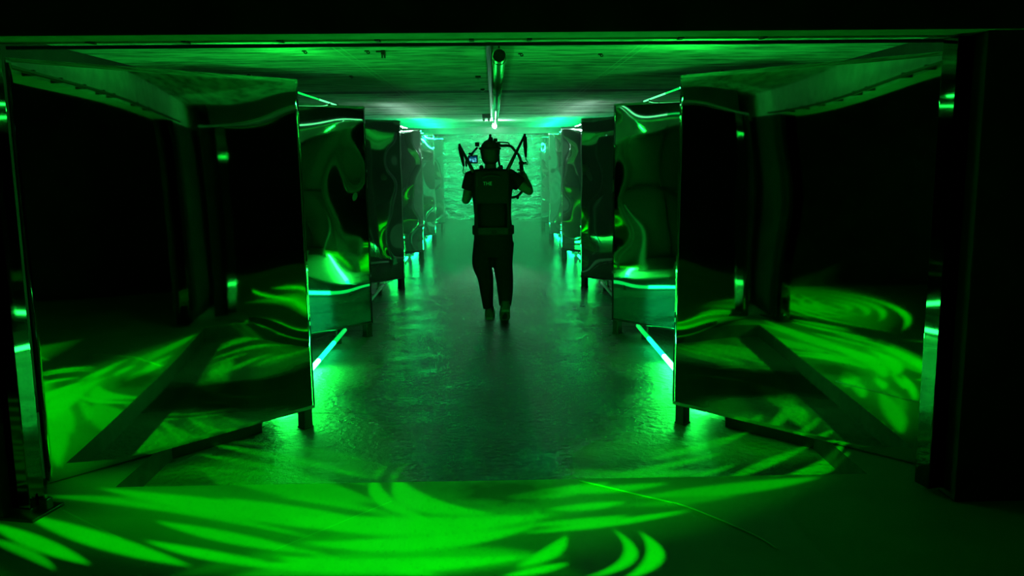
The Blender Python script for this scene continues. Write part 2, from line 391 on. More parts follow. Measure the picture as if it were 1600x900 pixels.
bm = bmesh.new(); add_box(bm, (-W_SIDE-.2, Y_BACK, -.4), (-W_SIDE, 3.8, 3.3)); add_box(bm, (-W_SIDE-.2, 3.8, -.4), (-X_BAY, 10.6, 2.21)); add_box(bm, (-W_SIDE-.2, 10.6, -.4), (-X_BAY, Y_END, 2.21)); [setattr(f, 'material_index', 1) for f in bm.faces if f.calc_center_median().y > 10.6]; struct('wall_left', bm, [M['dark_wall'], M['grey_wall']])  # far part of the wall paler, standing in for white-lit haze
bm = bmesh.new(); add_box(bm, (W_SIDE, Y_BACK, -.4), (W_SIDE+.2, 3.8, 3.3)); add_box(bm, (X_BAY, 3.8, -.4), (W_SIDE+.2, 10.6, 2.21)); add_box(bm, (X_BAY, 10.6, -.4), (W_SIDE+.2, Y_END, 2.21)); [setattr(f, 'material_index', 1) for f in bm.faces if f.calc_center_median().y > 10.6]; struct('wall_right', bm, [M['dark_wall'], M['grey_wall']])  # same paler far part, lit haze put into the wall colour
bm = bmesh.new(); add_box(bm, (-W_SIDE-.2, Y_BACK-.2, -.4), (W_SIDE+.2, Y_BACK, 3.3)); struct('wall_behind', bm, M['dark_wall'])
bm = bmesh.new(); add_box(bm, (-W_SIDE-.2, Y_END, -.4), (W_SIDE+.2, Y_END+.2, 3.3)); struct('wall_far', bm, M['grey_wall'])
bm = bmesh.new(); add_box(bm, (-W_SIDE, 21.6, 2.06), (W_SIDE, 21.85, CEIL)); struct('ceiling_beam', bm, M['grey_wall'], 'concrete down-stand beam at the far end of the ceiling')

def box_thing(name, lo, hi, mat, bevel=.004): 
    b_ = bmesh.new(); add_box(b_, lo, hi, bevel); return obj(name, b_, mat)

# dark pillars that close the picture left and right
bm = bmesh.new(); add_box(bm, (-3.2, 3.42, 0), (-2.075, 3.56, 1.957), .008)
struct('pillar_left', bm, M['dark_wall'], 'dark pillar at the left end of the lintel')
bm = bmesh.new(); add_box(bm, (1.955, 3.42, 0), (3.2, 3.56, 1.957), .008)
struct('pillar_right', bm, M['dark_wall'], 'dark pillar at the right end of the lintel')

# ------------------------------------------------------------------ mirrored panels
PW, PH, Z0 = 1.51, 1.918, .012
def wave(seed, amp, edge, lean=0.0):
    rnd = random.Random(seed); terms = []
    for _ in range(9):
        cx, cz = rnd.uniform(0, PW), rnd.uniform(0, PH); rx, rz = rnd.uniform(.16, .5), rnd.uniform(.18, .55)
        terms.append((cx, cz, rx, rz, rnd.uniform(-1, 1)))
    ph = [rnd.uniform(0, 6.28) for _ in range(4)]
    def f(x, z):
        v = sum(a*math.exp(-((x-cx)/rx)**2-((z-cz)/rz)**2) for cx, cz, rx, rz, a in terms)*amp
        v += amp*.35*math.sin(3.1*x+ph[0]+.8*math.sin(2.3*z+ph[1]))
        e = math.exp(-(x/.22)**2)                       # ripples along the free inner edge
        v += edge*e*math.sin(7.5*z+ph[2])+edge*.5*e*math.sin(13*z+ph[3])
        e2 = math.exp(-((PH-z)/.18)**2)
        v += edge*.5*e2*math.sin(5.5*x+ph[1])
        v += lean*z+.5*lean*math.exp(-((PH-z)/.3)**2)*.3
        return v
    return f
def panel(row, side, inner, ang, label, seed, amp, edge):
    """side -1 left, +1 right; local x runs outward along the sheet, local -y faces the corridor mouth."""
    sx = side
    root = empty('standing_mirror', (inner[0], inner[1], -S))
    tag(root, label, 'mirror', 'mirrored panels lining both sides of the corridor')
    ca, sa = math.cos(ang), math.sin(ang)
    def W(x, y, z): return Vector((sx*(x*ca + y*sa), -x*sa + y*ca, z+S))     # y>0 = behind the sheet
    fw = wave(seed, amp, edge, .012 if row == 0 else .004)
    nx, nz = (70, 90) if row < 3 else (40, 56)
    bm = bmesh.new(); g = [[bm.verts.new(W(PW*i/nx, fw(PW*i/nx, PH*j/nz), Z0+PH*j/nz)) for i in range(nx+1)] for j in range(nz+1)]
    for j in range(nz):
        for i in range(nx):
            f = bm.faces.new((g[j][i], g[j][i+1], g[j+1][i+1], g[j+1][i])); f.material_index = 0; f.smooth = True
    rim = [g[0][i] for i in range(nx+1)]+[g[j][nx] for j in range(1, nz+1)]+[g[nz][i] for i in range(nx-1, -1, -1)]+[g[j][0] for j in range(nz-1, 0, -1)]
    off = W(0, .006, 0)-W(0, 0, 0)
    bk = [bm.verts.new(v.co+off) for v in rim]; n = len(rim)
    for k in range(n):
        f = bm.faces.new((rim[k], rim[(k+1) % n], bk[(k+1) % n], bk[k])); f.material_index = 1
    f = bm.faces.new(bk); f.material_index = 1
    sh = obj('mirror_sheet', bm, [M['mirror'], M['edge']], root)
    def pbox(bm, x0, x1, y0, y1, z0, z1, bev=.003):
        mt = Matrix(((sx*ca, sx*sa, 0, 0), (-sa, ca, 0, 0), (0, 0, 1, S), (0, 0, 0, 1)))
        add_box(bm, (x0, y0, z0), (x1, y1, z1), bev, 0, mt)
    yb = .062 if row == 0 else .045
    bm = bmesh.new(); pbox(bm, .012, PW-.012, yb, yb+.012, Z0+.01, Z0+PH-.01, 0); obj('backing_board', bm, M['backing'], root)
    bm = bmesh.new()
    for x in (.03, PW*.5-.02, PW-.07): pbox(bm, x, x+.04, yb+.012, yb+.052, Z0+.01, Z0+PH-.01)
    for z in (Z0+.01, Z0+PH*.5, Z0+PH-.05): pbox(bm, .03, PW-.03, yb+.013, yb+.05, z, z+.04)
    obj('frame', bm, M['black_steel'], root)
    # legs: the inner one stands on the low corridor floor, the outer ones where the slab or floor is
    for x in (.0, PW-.08):
        p = W(x+.03, yb+.03, 0); wx = inner[0]+p.x; wy = inner[1]+p.y
        low = (X_L+.04 < wx < X_R-.04) and wy > Y_STEP+.04
        bm = bmesh.new(); zb = -S if low else 0
        pbox(bm, x, x+.062, yb-.03, yb+.032, zb, Z0+.03 if low else Z0+.2, .004)
        lg = obj('leg', bm, M['black_steel'], root)
        if low:
            bm = bmesh.new(); pbox(bm, x-.003, x+.065, yb-.033, yb+.035, zb, zb+.012, .002); obj('foot_cap', bm, M['black_steel'], lg)
    bm = bmesh.new()
    a = W(.10, yb+.05, PH*.42); bq = W(.20, .28, -S+.05)
    add_tube(bm, [a, bq], .016, 8); br = obj('brace', bm, M['steel'], root)
    bm = bmesh.new(); f0 = W(.20, .28, -S)
    add_tube(bm, [f0, f0+Vector((0, 0, .012)), f0+Vector((0, 0, .012)), f0+Vector((0, 0, .06))], [.026, .026, .012, .012], 12); obj('levelling_foot', bm, M['steel'], br)
    if row == 0:
        bm = bmesh.new(); pbox(bm, .25, .98, .185, .235, -S, .07, .004); obj('gap_shade_rail', bm, M['black_steel'], root)  # added black bar, stands in for shade in the gap under the panel
    return root
ANG_L, ANG_R = math.radians(48.8), math.radians(47.6)
YL = [4.94, 7.58, 10.45, 13.44, 16.38, 19.2]; YR = [4.90, 7.55, 10.35, 13.40, 16.42, 19.2]
ordn = ['nearest', 'second', 'third', 'fourth', 'fifth', 'sixth']
for k in range(6):
    amp = [.0045, .006, .008, .013, .015, .016][k]; ed = [.0016, .003, .004, .006, .007, .007][k]
    panel(k, -1, (-1.085 if k == 0 else -1.11, YL[k]), ANG_L, f'tall wavy mirrored panel, {ordn[k]} from the camera on the left of the corridor', 11+k, amp, ed)
    panel(k, 1, (1.05, YR[k]), ANG_R, f'tall wavy mirrored panel, {ordn[k]} from the camera on the right of the corridor', 41+k, amp, ed)

# mirrored posts at the corridor mouth
def post(x, y, rz, label, plate):
    root = empty('mirror_post', (x, y, 0), rz); tag(root, label, 'post')
    bm = bmesh.new(); add_box(bm, (-.045, -.045, .03), (.045, .045, 1.95), .004); obj('shaft', bm, M['mirror_dull'], root)
    if plate:
        bm = bmesh.new(); add_box(bm, (-.30, -.10, 0), (.10, .09, .014), .003); obj('base_plate', bm, M['black_steel'], root)
        bm = bmesh.new(); add_box(bm, (.048, .0, .012), (.088, .04, .06), .004); obj('clamp_block', bm, M['black_steel'], root)
        bm = bmesh.new(); add_tube(bm, [(.068, .02, .055), (.068, .02, .078)], .009, 6); obj('bolt', bm, M['steel'], root)
        bm = bmesh.new(); add_box(bm, (-.05, -.05, .012), (.05, .05, .035), .003); obj('socket', bm, M['black_steel'], root)
    return root
post(-2.01, 3.50, math.radians(-12), 'slim mirrored post on a bolted base plate at the left pillar', True)
post(1.915, 3.55, math.radians(12), 'slim mirrored post beside the dark right pillar', False)

# crinkled foil wall at the far end
bm = bmesh.new(); nx, nz = 60, 40; zz0, zz1 = -S, 2.06
def fz(x, z): return .05*noise.noise(Vector((x*2.1, z*2.6, 3.3)))+.02*noise.noise(Vector((x*6, z*7, 1.1)))
g = [[bm.verts.new((-1.7+3.4*i/nx, 21.95+fz(-1.7+3.4*i/nx, zz0+(zz1-zz0)*j/nz), zz0+(zz1-zz0)*j/nz)) for i in range(nx+1)] for j in range(nz+1)]
for j in range(nz):
    for i in range(nx): bm.faces.new((g[j][i], g[j][i+1], g[j+1][i+1], g[j+1][i])).smooth = True
fo = obj('foil_wall', bm, M['foil']); tag(fo, 'crinkled mirror foil hung across the far end of the corridor', 'foil')
sm = fo.modifiers.new('thick', 'SOLIDIFY'); sm.thickness = .004; sm.offset = 1

# ------------------------------------------------------------------ light tubes
def tube(x, y0, y1, z, mats, label, group, cap=True):
    root = empty('light_tube', (x, y0, z)); tag(root, label, 'light', group)
    n = len(mats); Lg = y1-y0
    for i, (mname, fr0, fr1) in enumerate(mats):
        bm = bmesh.new(); add_tube(bm, [(0, Lg*fr0, 0), (0, Lg*fr1, 0)], .019 if z < 1 else .007, 12); o = obj('lit_section', bm, M[mname], root, True)
    bm = bmesh.new(); add_tube(bm, [(0, -.03, 0), (0, .0, 0)], .022 if z < 1 else .014, 12); obj('end_cap', bm, M['socket'], root)
    bm = bmesh.new(); add_tube(bm, [(0, Lg, 0), (0, Lg+.03, 0)], .022 if z < 1 else .014, 12); obj('end_cap', bm, M['socket'], root)
    up = z > 1
    for yy in (Lg*.12, Lg*.88):
        bm = bmesh.new()
        if up and y0 > 99: add_tube(bm, [(0, yy, .005), (0, yy, CEIL-z)], .0025, 6)
        elif up: add_box(bm, (-.012, yy-.006, -.016), (.012, yy+.006, -.002), .001)
        else: add_box(bm, (-.02, yy-.015, (-S if abs(x) < 1.7 else 0)-z), (.02, yy+.015, -.014), .002)
        obj('bracket', bm, M['socket'], root)
    return root
zt = -S+.06
near3 = [('tube_white', 0, .52), ('tube_cyan', .52, .78), ('tube_dim', .78, 1)]
tube(-1.37, 5.15, 7.6, zt, near3, 'floor light tube glowing white to green between first and second left panels', 'floor light tubes')
tube(1.30, 5.10, 7.6, zt, near3, 'floor light tube glowing white to green between first and second right panels', 'floor light tubes')
topn = [('tube_pale', 0, .7), ('tube_pale', .7, 1)]
tube(-1.37, 4.97, 7.62, 1.946, [('tube_hot', 0, .42), ('tube_dim', .42, .72), ('tube_top', .72, 1)], 'thin bright ceiling tube above the gap behind the nearest left panel', 'ceiling light tubes')
tube(1.31, 4.97, 7.5, 1.946, [('tube_hot', 0, .42), ('tube_dim', .42, .62), ('tube_top', .62, 1)], 'thin bright ceiling tube above the gap behind the nearest right panel', 'ceiling light tubes')
for sgn, nm, X in ((-1, 'left', -1.37), (1, 'right', 1.31)):
    tube(X, 8.0, 10.3, zt, [('tube_off', 0, 1)], f'unlit grey floor tube behind the second {nm} panel', 'floor light tubes')
    tube(X, 10.9, 13.2, zt, [('tube_green', 0, 1)], f'green floor tube behind the third {nm} panel', 'floor light tubes')
    tube(X, 11.5, 13.12, 1.946, [('tube_pale', 0, 1)], f'white ceiling tube behind the third {nm} panel', 'ceiling light tubes')
    tube(X, 13.9, 16.1, zt, [('tube_mid', 0, 1)], f'green floor tube behind the fourth {nm} panel', 'floor light tubes')
    tube(X, 13.13, 16.1, 1.946, [('tube_pale', 0, 1)], f'white ceiling tube behind the fourth {nm} panel', 'ceiling light tubes')
    tube(X, 16.9, 19.0, zt, [('tube_mid', 0, 1)], f'green floor tube behind the fifth {nm} panel', 'floor light tubes')
    tube(X, 16.12, 18.9, 1.946, [('tube_far', 0, 1)], f'green ceiling tube behind the fifth {nm} panel', 'ceiling light tubes')
    tube(X, 18.95, 21.5, 1.946, [('tube_far', 0, 1)], f'green ceiling tube behind the sixth {nm} panel', 'ceiling light tubes')

# ------------------------------------------------------------------ ceiling services
root = empty('ceiling_duct', (.045, 5.55, 2.12)); tag(root, 'long shiny round duct running along the ceiling above the corridor', 'duct')
bm = bmesh.new(); add_tube(bm, [(0, 0, 0), (0, 11.2, 0)], .044, 20)
for f in [f for f in bm.faces if len(f.verts) > 4]: bm.faces.remove(f)
du = obj('pipe', bm, M['galv'], root, True); sm = du.modifiers.new('t', 'SOLIDIFY'); sm.thickness = .003; sm.offset = -1
bm = bmesh.new(); add_tube(bm, [(0, .02, 0), (0, .05, 0)], .038, 20); obj('end_plug', bm, M['black_steel'], root)
for yy in (.12, 3.0, 5.6, 8.3, 10.8):
    bm = bmesh.new(); add_tube(bm, [(0, yy, 0), (0, yy+.03, 0)], .047, 20); add_box(bm, (-.006, yy+.005, .04), (.006, yy+.025, CEIL-2.12)); obj('clamp', bm, M['black_steel'], root)
bm = bmesh.new(); add_box(bm, (-.085, -.02, .055), (-.05, 11.2, CEIL-2.12), .003); obj('cable_tray', bm, M['black_steel'], root)

root = empty('ceiling_lamp', (.03, 17.3, CEIL)); tag(root, 'small bright white lamp under the far end of the ceiling duct', 'lamp')
bm = bmesh.new(); add_box(bm, (-.03, -.03, -.06), (.03, .03, 0), .004); obj('lamp_base', bm, M['socket'], root)
bm = bmesh.new(); add_ball(bm, (0, -.02, -.10), (.045, .045, .055), 16); obj('bulb', bm, M['lamp'], root, True)
root = empty('junction_box', (-.09, 14.6, CEIL)); tag(root, 'dark electrical box with hanging plugs beside the far end of the duct', 'electrical box')
bm = bmesh.new(); add_box(bm, (-.09, -.05, -.07), (.05, .05, 0), .006); obj('box', bm, M['socket'], root)
for dx in (-.065, .02):
    bm = bmesh.new(); add_box(bm, (dx-.018, -.02, -.115), (dx+.018, .02, -.068), .004); add_tube(bm, [(dx, 0, -.115), (dx, 0, -.127)], .008, 8); obj('plug', bm, M['steel'], root)

# small fixings on the ceiling, each where the photo shows it
def at_ceiling(px, py, z=CEIL): p = on_floor(px, py, z); return p
fx = [(747, 119, 'square dark bracket on the ceiling left of the duct, the nearer one', .05), (754, 139, 'smaller square bracket on the ceiling at the cast joint left of the duct', .045)]
for px, py, lb, s in fx:
    p = at_ceiling(px, py); root = empty('ceiling_bracket', p); tag(root, lb, 'bracket', 'ceiling fixings')
    bm = bmesh.new(); add_box(bm, (-s/2, -s*.9, -.018), (s/2, s*.9, 0), .003); obj('plate', bm, M['black_steel'], root)
    bm = bmesh.new(); add_tube(bm, [(0, 0, -.03), (0, 0, -.015)], .010, 10); obj('nut', bm, M['steel'], root)
for px, py, lb in ((475, 79, 'small curled hook on the ceiling, leftmost near the lintel'), (573, 79, 'small stub on the ceiling left of the boxy clamp'), (813, 83, 'small hook on the ceiling just right of the duct'), (938, 84, 'small hook on the ceiling, rightmost near the lintel'), (548, 118, 'tiny hook on the ceiling left of the duct, alone on its board')):
    p = at_ceiling(px, py); root = tag(empty('ceiling_hook', p), lb, 'hook', 'ceiling fixings')
    bm = bmesh.new(); add_tube(bm, [(0, 0, 0), (0, 0, -.011), (.007, 0, -.019), (.017, 0, -.017), (.018, 0, -.008)], .004, 8, 0, 4); obj('hook', bm, M['black_steel'], root)
    bm = bmesh.new(); add_tube(bm, [(0, 0, 0), (0, 0, -.008)], .016, 10); obj('rose', bm, M['black_steel'], root)

root = tag(empty('ceiling_clamp', at_ceiling(599, 79)), 'dark boxy clamp on the ceiling near the lintel, left of the duct', 'clamp', 'ceiling fixings')
bm = bmesh.new(); add_box(bm, (-.014, -.03, -.03), (.014, .03, 0), .003); add_box(bm, (-.05, -.008, -.012), (-.012, .008, -.002), .002); obj('body', bm, M['black_steel'], root)
for dx in (-.009, .009):
    bm = bmesh.new(); add_box(bm, (dx-.004, -.012, -.05), (dx+.004, .012, -.028), .001); obj('jaw', bm, M['black_steel'], root)
# conduit along the lower edge of the lintel
root = empty('conduit', (0, 3.60, 1.967)); tag(root, 'thin metal conduit along the lower edge of the dark lintel', 'pipe')
bm = bmesh.new(); add_tube(bm, [(-2.0, 0, 0), (2.0, 0, 0)], .011, 10); obj('pipe', bm, M['pale_lit'], root, True)
for px in (145, 293, 440, 591, 737, 827, 1062, 1190):
    x = on_floor(px, 66, 1.957).x*3.6/max(.1, on_floor(px, 66, 1.957).y)
    bm = bmesh.new(); add_box(bm, (x-.010, -.05, -.014), (x+.010, .014, .014), .002); obj('clip', bm, M['black_steel'], root)
bm = bmesh.new(); add_box(bm, (-2.0, .05, -.025), (2.0, .07, -.011), .002); rl = obj('ceiling_rail', bm, M['black_steel'])
rl.location = (0, 3.60, 1.967); tag(rl, 'slim black rail just behind the conduit under the lintel', 'rail')

# thin pale cable lying over the near slab at the right
pts = [on_floor(x, y, .004) for x, y in ((905, 751), (960, 764), (1010, 776), (1065, 789), (1110, 806), (1150, 823), (1190, 842), (1215, 858))]
bm = bmesh.new(); add_tube(bm, pts, .0032, 8, 0, 6); cb = obj('cable', bm, M['cable'], None, True)
tag(cb, 'thin pale cable lying across the green lit floor in front of the step', 'cable')

# ------------------------------------------------------------------ the person
PX, PY = 0.0, 8.36
SCL = 158.5
def q(px, py, y=0.0): return Vector(((px-772.5)/SCL, y, (498.5-py)/SCL))
person = empty('person', (PX, PY, -S)); tag(person, 'person in black seen from behind, walking away with arms raised to a camera rig', 'person')
bm = bmesh.new()
def limb(bm, pts, rad, n=14): add_tube(bm, pts, rad, n, 0, 5)
# torso, neck, head
V = Vector
T = [((-.015, 0, .80), .150, .100), ((-.015, 0, .90), .158, .105), ((-.015, .0, 1.02), .142, .095), ((-.02, .0, 1.16), .155, .10), ((-.025, .0, 1.30), .175, .11), ((-.03, 0, 1.40), .16, .09), ((-.03, .005, 1.45), .085, .07), ((-.03, .01, 1.50), .056, .058), ((-.03, .02, 1.56), .056, .06)]
add_loft(bm, [(c, (0, 0, 1), a, b) for c, a, b in T], 20)
HC = V((-.033, .035, 1.635))
add_ball(bm, HC, (.076, .096, .115), 20)
add_ball(bm, HC+V((0, .03, -.055)), (.055, .065, .06), 14)       # jaw
add_ball(bm, HC+V((0, .10, -.01)), (.013, .022, .022), 10)        # nose
for s_ in (-1, 1): add_ball(bm, HC+V((.078*s_, .0, -.01)), (.012, .022, .032), 10)   # ears
add_ball(bm, HC+V((0, .088, -.055)), (.024, .012, .009), 10)
# arms
SHL, ELL, WRL, HDL = V((-.215, 0, 1.395)), V((-.275, .0, 1.185)), V((-.21, .21, 1.30)), V((-.19, .26, 1.335))
SHR, ELR, WRR, HDR = V((.17, 0, 1.395)), V((.345, .01, 1.265)), V((.318, .13, 1.375)), V((.298, .17, 1.43))
for a, b, c in ((SHL, ELL, WRL), (SHR, ELR, WRR)):
    add_tube(bm, [a, a.lerp(b, .5), b], [.055, .050, .042], 14); add_ball(bm, b, .043, 12)
    add_tube(bm, [b, b.lerp(c, .35), c], [.042, .044, .029], 14)
    add_ball(bm, a, .06, 12)
def hand(bm, w, k, grip, thumb_side):
    """palm from the wrist towards k; fingers curl round the grip axis."""
    d = (k-w).normalized(); side = grip.normalized(); nrm = d.cross(side).normalized()
    mt = Matrix((side, d, nrm)).transposed()
    add_ball(bm, w.lerp(k, .6), (.04, .052, .019), 14, 0, mt.to_3x3())
    add_tube(bm, [w, w.lerp(k, .5)], [.028, .03], 10)
    for i, ln in enumerate((.95, 1.05, 1.0, .8)):
        b0 = k+side*(.030-.020*i)-d*.002
        p1 = b0+d*.030*ln+nrm*.008; p2 = p1+d*.010*ln+nrm*.026*ln; p3 = p2-d*.016*ln+nrm*.014*ln
        add_tube(bm, [b0-d*.012, p1, p2, p3], [.0100, .0095, .0088, .0078], 8)
    t0 = w.lerp(k, .45)+side*.034*thumb_side; t1 = t0+side*.018*thumb_side+d*.022+nrm*.012; t2 = t1+d*.020+nrm*.024-side*.008*thumb_side
    add_tube(bm, [t0-side*.014*thumb_side, t0, t1, t2], [.013, .012, .0105, .009], 8)
hand(bm, WRL, HDL+(HDL-WRL).normalized()*.03, V((.5, .2, .8)), 1)
hand(bm, WRR, HDR+(HDR-WRR).normalized()*.01, V((-.55, .75, .1)), 1)
# legs
HPL, KNL, ANL = V((-.105, 0, .82)), V((-.095, .035, .455)), V((-.060, .01, .095))
HPR, KNR, ANR = V((.085, 0, .82)), V((.100, -.01, .46)), V((.098, -.21, .185))
for a, b, c in ((HPL, KNL, ANL), (HPR, KNR, ANR)):
    add_tube(bm, [a, a.lerp(b, .5), b], [.088, .076, .056], 14); add_ball(bm, b, .057, 12)
    add_tube(bm, [b, b.lerp(c, .3), c], [.056, .057, .037], 14); add_ball(bm, c, .04, 10)
def foot(bm, heel, toe, r=1.0, z=0.0):
    add_tube(bm, [heel, heel.lerp(toe, .35), heel.lerp(toe, .75), toe], [.036*r, .042*r, .046*r, .030*r], 12)
HLL, TOL = V((-.060, -.03, .045)), V((-.055, .20, .036))
HLR, TOR = V((.095, -.245, .150)), V((.088, -.075, .042))
foot(bm, HLL, TOL); foot(bm, HLR, TOR)
fused('body', bm, M['skin'], person, .0075, 3)
# hair
bm = bmesh.new(); add_ball(bm, HC+V((0, -.014, .022)), (.097, .108, .112), 20); add_ball(bm, HC+V((0, -.03, -.035)), (.088, .085, .088), 18)
fused('hair', bm, M['hair'], person, .009, 3)
# t-shirt
bm = bmesh.new()
TT = [((-.012, 0, .80), .192, .135), ((-.012, 0, .92), .188, .13), ((-.015, .0, 1.02), .182, .125), ((-.018, .0, 1.16), .188, .13), ((-.022, .0, 1.30), .205, .135), ((-.028, 0, 1.40), .198, .112), ((-.03, 0, 1.455), .115, .085), ((-.03, .005, 1.49), .070, .068)]
add_loft(bm, [(c, (0, 0, 1), a, b) for c, a, b in TT], 24)
for a, b, k in ((SHL, ELL, .55), (SHR, ELR, .52)):
    e = a.lerp(b, k); add_ball(bm, a, .078, 14); add_tube(bm, [a+(a-b)*.2, a.lerp(e, .5), e], [.075, .078, .074], 14)
    add_tube(bm, [V((-.03, 0, 1.43)), a+V((0, 0, .012))], [.07, .068], 14)
fused('t_shirt', bm, M['shirt'], person, .010, 4)
# trousers
bm = bmesh.new()
add_loft(bm, [(c, (0, 0, 1), a, b) for c, a, b in (((-.012, 0, .915), .186, .128), ((-.012, 0, .80), .192, .132), ((-.010, .0, .70), .190, .135), ((-.010, 0, .62), .165, .10))], 24)
add_tube(bm, [HPL+V((.002, 0, -.05)), q(752, 410, .01), q(757, 432, .03), q(759, 455, .02), q(761, 483, .005)], [.105, .098, .080, .068, .050], 16, 0, 4)
add_tube(bm, [HPR+V((.004, 0, -.05)), q(785, 410, .0), q(787, 432, -.045), q(788, 452, -.125), q(787.5, 472, -.205)], [.105, .098, .088, .078, .060], 16, 0, 4)
fused('trousers', bm, M['trouser'], person, .010, 4)
# shoes
for hl, to, an, lb in ((HLL, TOL, ANL, None), (HLR, TOR, ANR, None)):
    bm = bmesh.new()
    d = (to-hl).normalized()
    up_ = V((1, 0, 0)).cross(d).normalized()
    add_tube(bm, [hl-d*.012, hl.lerp(to, .4), hl.lerp(to, .8), to+d*.035], [.046, .052, .055, .036], 16, 0, 4)
    add_tube(bm, [hl.lerp(to, .12), an+V((0, .0, .03))], [.046, .046], 14)
    sh = fused('shoe', bm, M['shoe'], person, .008, 3)
    bm = bmesh.new()
    rings = []
    for u, w in ((-.08, .030), (0, .044), (.3, .046), (.6, .052), (.9, .05), (1.1, .034), (1.17, .016)):
        c = hl.lerp(to, u)-up_*.036; rings.append((c, w))
    pr = None
    for c, w in rings:
        r4 = [bm.verts.new(c+V((sx_*w, 0, 0))+up_*uz) for sx_, uz in ((-1, -.010), (1, -.010), (1, .012), (-1, .012))]
        if pr:
            for k in range(4): bm.faces.new((pr[k], pr[(k+1) % 4], r4[(k+1) % 4], r4[k]))
        else: bm.faces.new(r4)
        pr = r4
    bm.faces.new(pr); obj('sole', bm, M['sole'], sh)
# head band with knobs
hb = None
bm = bmesh.new()
ringp = [HC+V((.097*math.cos(t), .114*math.sin(t)-.010, .045)) for t in [2*PI*k/24 for k in range(25)]]
add_tube(bm, ringp, .012, 8); hb = obj('head_band', bm, M['nylon'], person, True)
bm = bmesh.new(); add_tube(bm, [HC+V((0, -.06, .10)), HC+V((.01, -.03, .145))], [.03, .022], 10); add_tube(bm, [HC+V((.005, -.03, .13)), q(768, 213, 0)], [.013, .010], 10); add_ball(bm, q(768, 212.5, 0), .014, 10); obj('knob', bm, M['nylon'], hb)
bm = bmesh.new(); add_box(bm, q(744.5, 229, -.02), q(751, 222.5, .02), .006); obj('side_clip', bm, M['nylon'], hb)
bm = bmesh.new(); add_box(bm, q(773, 222, -.02), q(779, 217, .02), .006); obj('side_clip', bm, M['nylon'], hb)

# ------------------------------------------------------------------ camera support rig worn on the back
rig = empty('camera_support_rig', (PX, PY, -S)); tag(rig, 'black camera support vest with sprung arms worn on the walking person\'s back', 'camera rig')
bm = bmesh.new()
add_box(bm, (-.185, -.185, 1.155), (.150, -.118, 1.475), .028); vest = obj('back_panel', bm, M['nylon'], rig, True)
bm = bmesh.new(); add_tube(bm, [q(755, 276, -.19), q(760, 274, -.205), q(769, 273, -.21), q(778, 274, -.205), q(783, 275.5, -.19)], .008, 8, 0, 4); obj('carry_handle', bm, M['pad'], vest, True)
bm = bmesh.new(); add_box(bm, q(746.2, 289, -.192), q(748.4, 274, -.18), .003); obj('strap', bm, M['pad'], vest)
for px in (752, 783):
    bm = bmesh.new(); add_box(bm, q(px-3, 315, -.16), q(px+3, 312, -.13), .003); obj('buckle', bm, M['pad'], rig)
bm = bmesh.new()
add_loft(bm, [((-.012, 0, z), (0, 0, 1), a, b) for z, a, b in ((.845, .200, .142), (.855, .206, .148), (.925, .206, .148), (.935, .200, .142))], 28); obj('waist_belt', bm, M['nylon'], rig, True)
bm = bmesh.new(); add_box(bm, (-.16, -.165, .855), (.135, -.135, .925), .012); wp = obj('lumbar_pad', bm, M['pad'], rig, True)
bm = bmesh.new(); add_box(bm, (-.03, -.172, .865), (.02, -.160, .90), .004); obj('buckle', bm, M['nylon'], wp)
for s_ in (-.115, .07):
    bm = bmesh.new(); add_tube(bm, [(s_, -.13, 1.46), (s_*1.02, -.05, 1.50), (s_*1.05, .06, 1.485), (s_*1.0, .135, 1.36), (s_, .145, 1.15)], .020, 8, 0, 4); obj('shoulder_strap', bm, M['nylon'], rig, True)
for s_ in (-.17, .135):
    bm = bmesh.new(); add_tube(bm, [(s_, -.15, 1.2), (s_*1.05, -.155, 1.05), (s_, -.15, .92)], .014, 8, 0, 3); obj('side_strap', bm, M['nylon'], rig, True)
# lettering on the back panel (the word is set as polygons)
def word(text, size, loc, parent, mat):
    cu = D.curves.new('t', 'FONT'); cu.body = text; cu.size = size; cu.align_x = 'CENTER'; cu.extrude = .001
    t = D.objects.new('t', cu); COL.objects.link(t)
    dg = bpy.context.evaluated_depsgraph_get(); me = D.meshes.new_from_object(t.evaluated_get(dg))
    D.objects.remove(t); me.transform(Matrix.Translation(loc) @ Matrix.Rotation(PI/2, 4, 'X')); me.name = 'lettering'
    me.materials.clear(); me.materials.append(mat)
    o = D.objects.new('lettering', me); COL.objects.link(o); o.parent = parent; return o
lt = word('THE', .047, q(763, 287.3, -.188), vest, M['letter']); lt['label'] = 'pale word THE printed on the back panel'
# right sprung arm
def arm(name_top, foot_, strap_low, hook_pts):
    bm = bmesh.new(); add_tube(bm, [foot_, name_top], [.020, .011], 10); add_ball(bm, name_top, .014, 10); a = obj('sprung_arm', bm, M['rig'], rig, True)
    bm = bmesh.new(); add_tube(bm, [name_top, name_top.lerp(strap_low, .12), name_top.lerp(strap_low, .5), strap_low], [.007, .019, .020, .010], 10); obj('elastic_strap', bm, M['nylon'], a, True)
    bm = bmesh.new(); add_tube(bm, hook_pts, .0055, 8, 0, 4); obj('hook', bm, M['steel'], a, True)
arm(q(821.5, 212, .08), q(792, 268, -.12), q(823, 246, .10), [q(823, 246, .1), q(823.5, 250, .1), q(826, 253, .1), q(825, 257, .1), q(821.5, 256, .1), q(821, 253, .1)])
arm(q(720, 226, .08), q(742, 268, -.12), q(726, 259, .10), [q(726, 259, .1), q(725.5, 263, .1), q(724.3, 267, .1), q(726.5, 271, .1), q(729, 269, .1), q(728, 266, .1)])
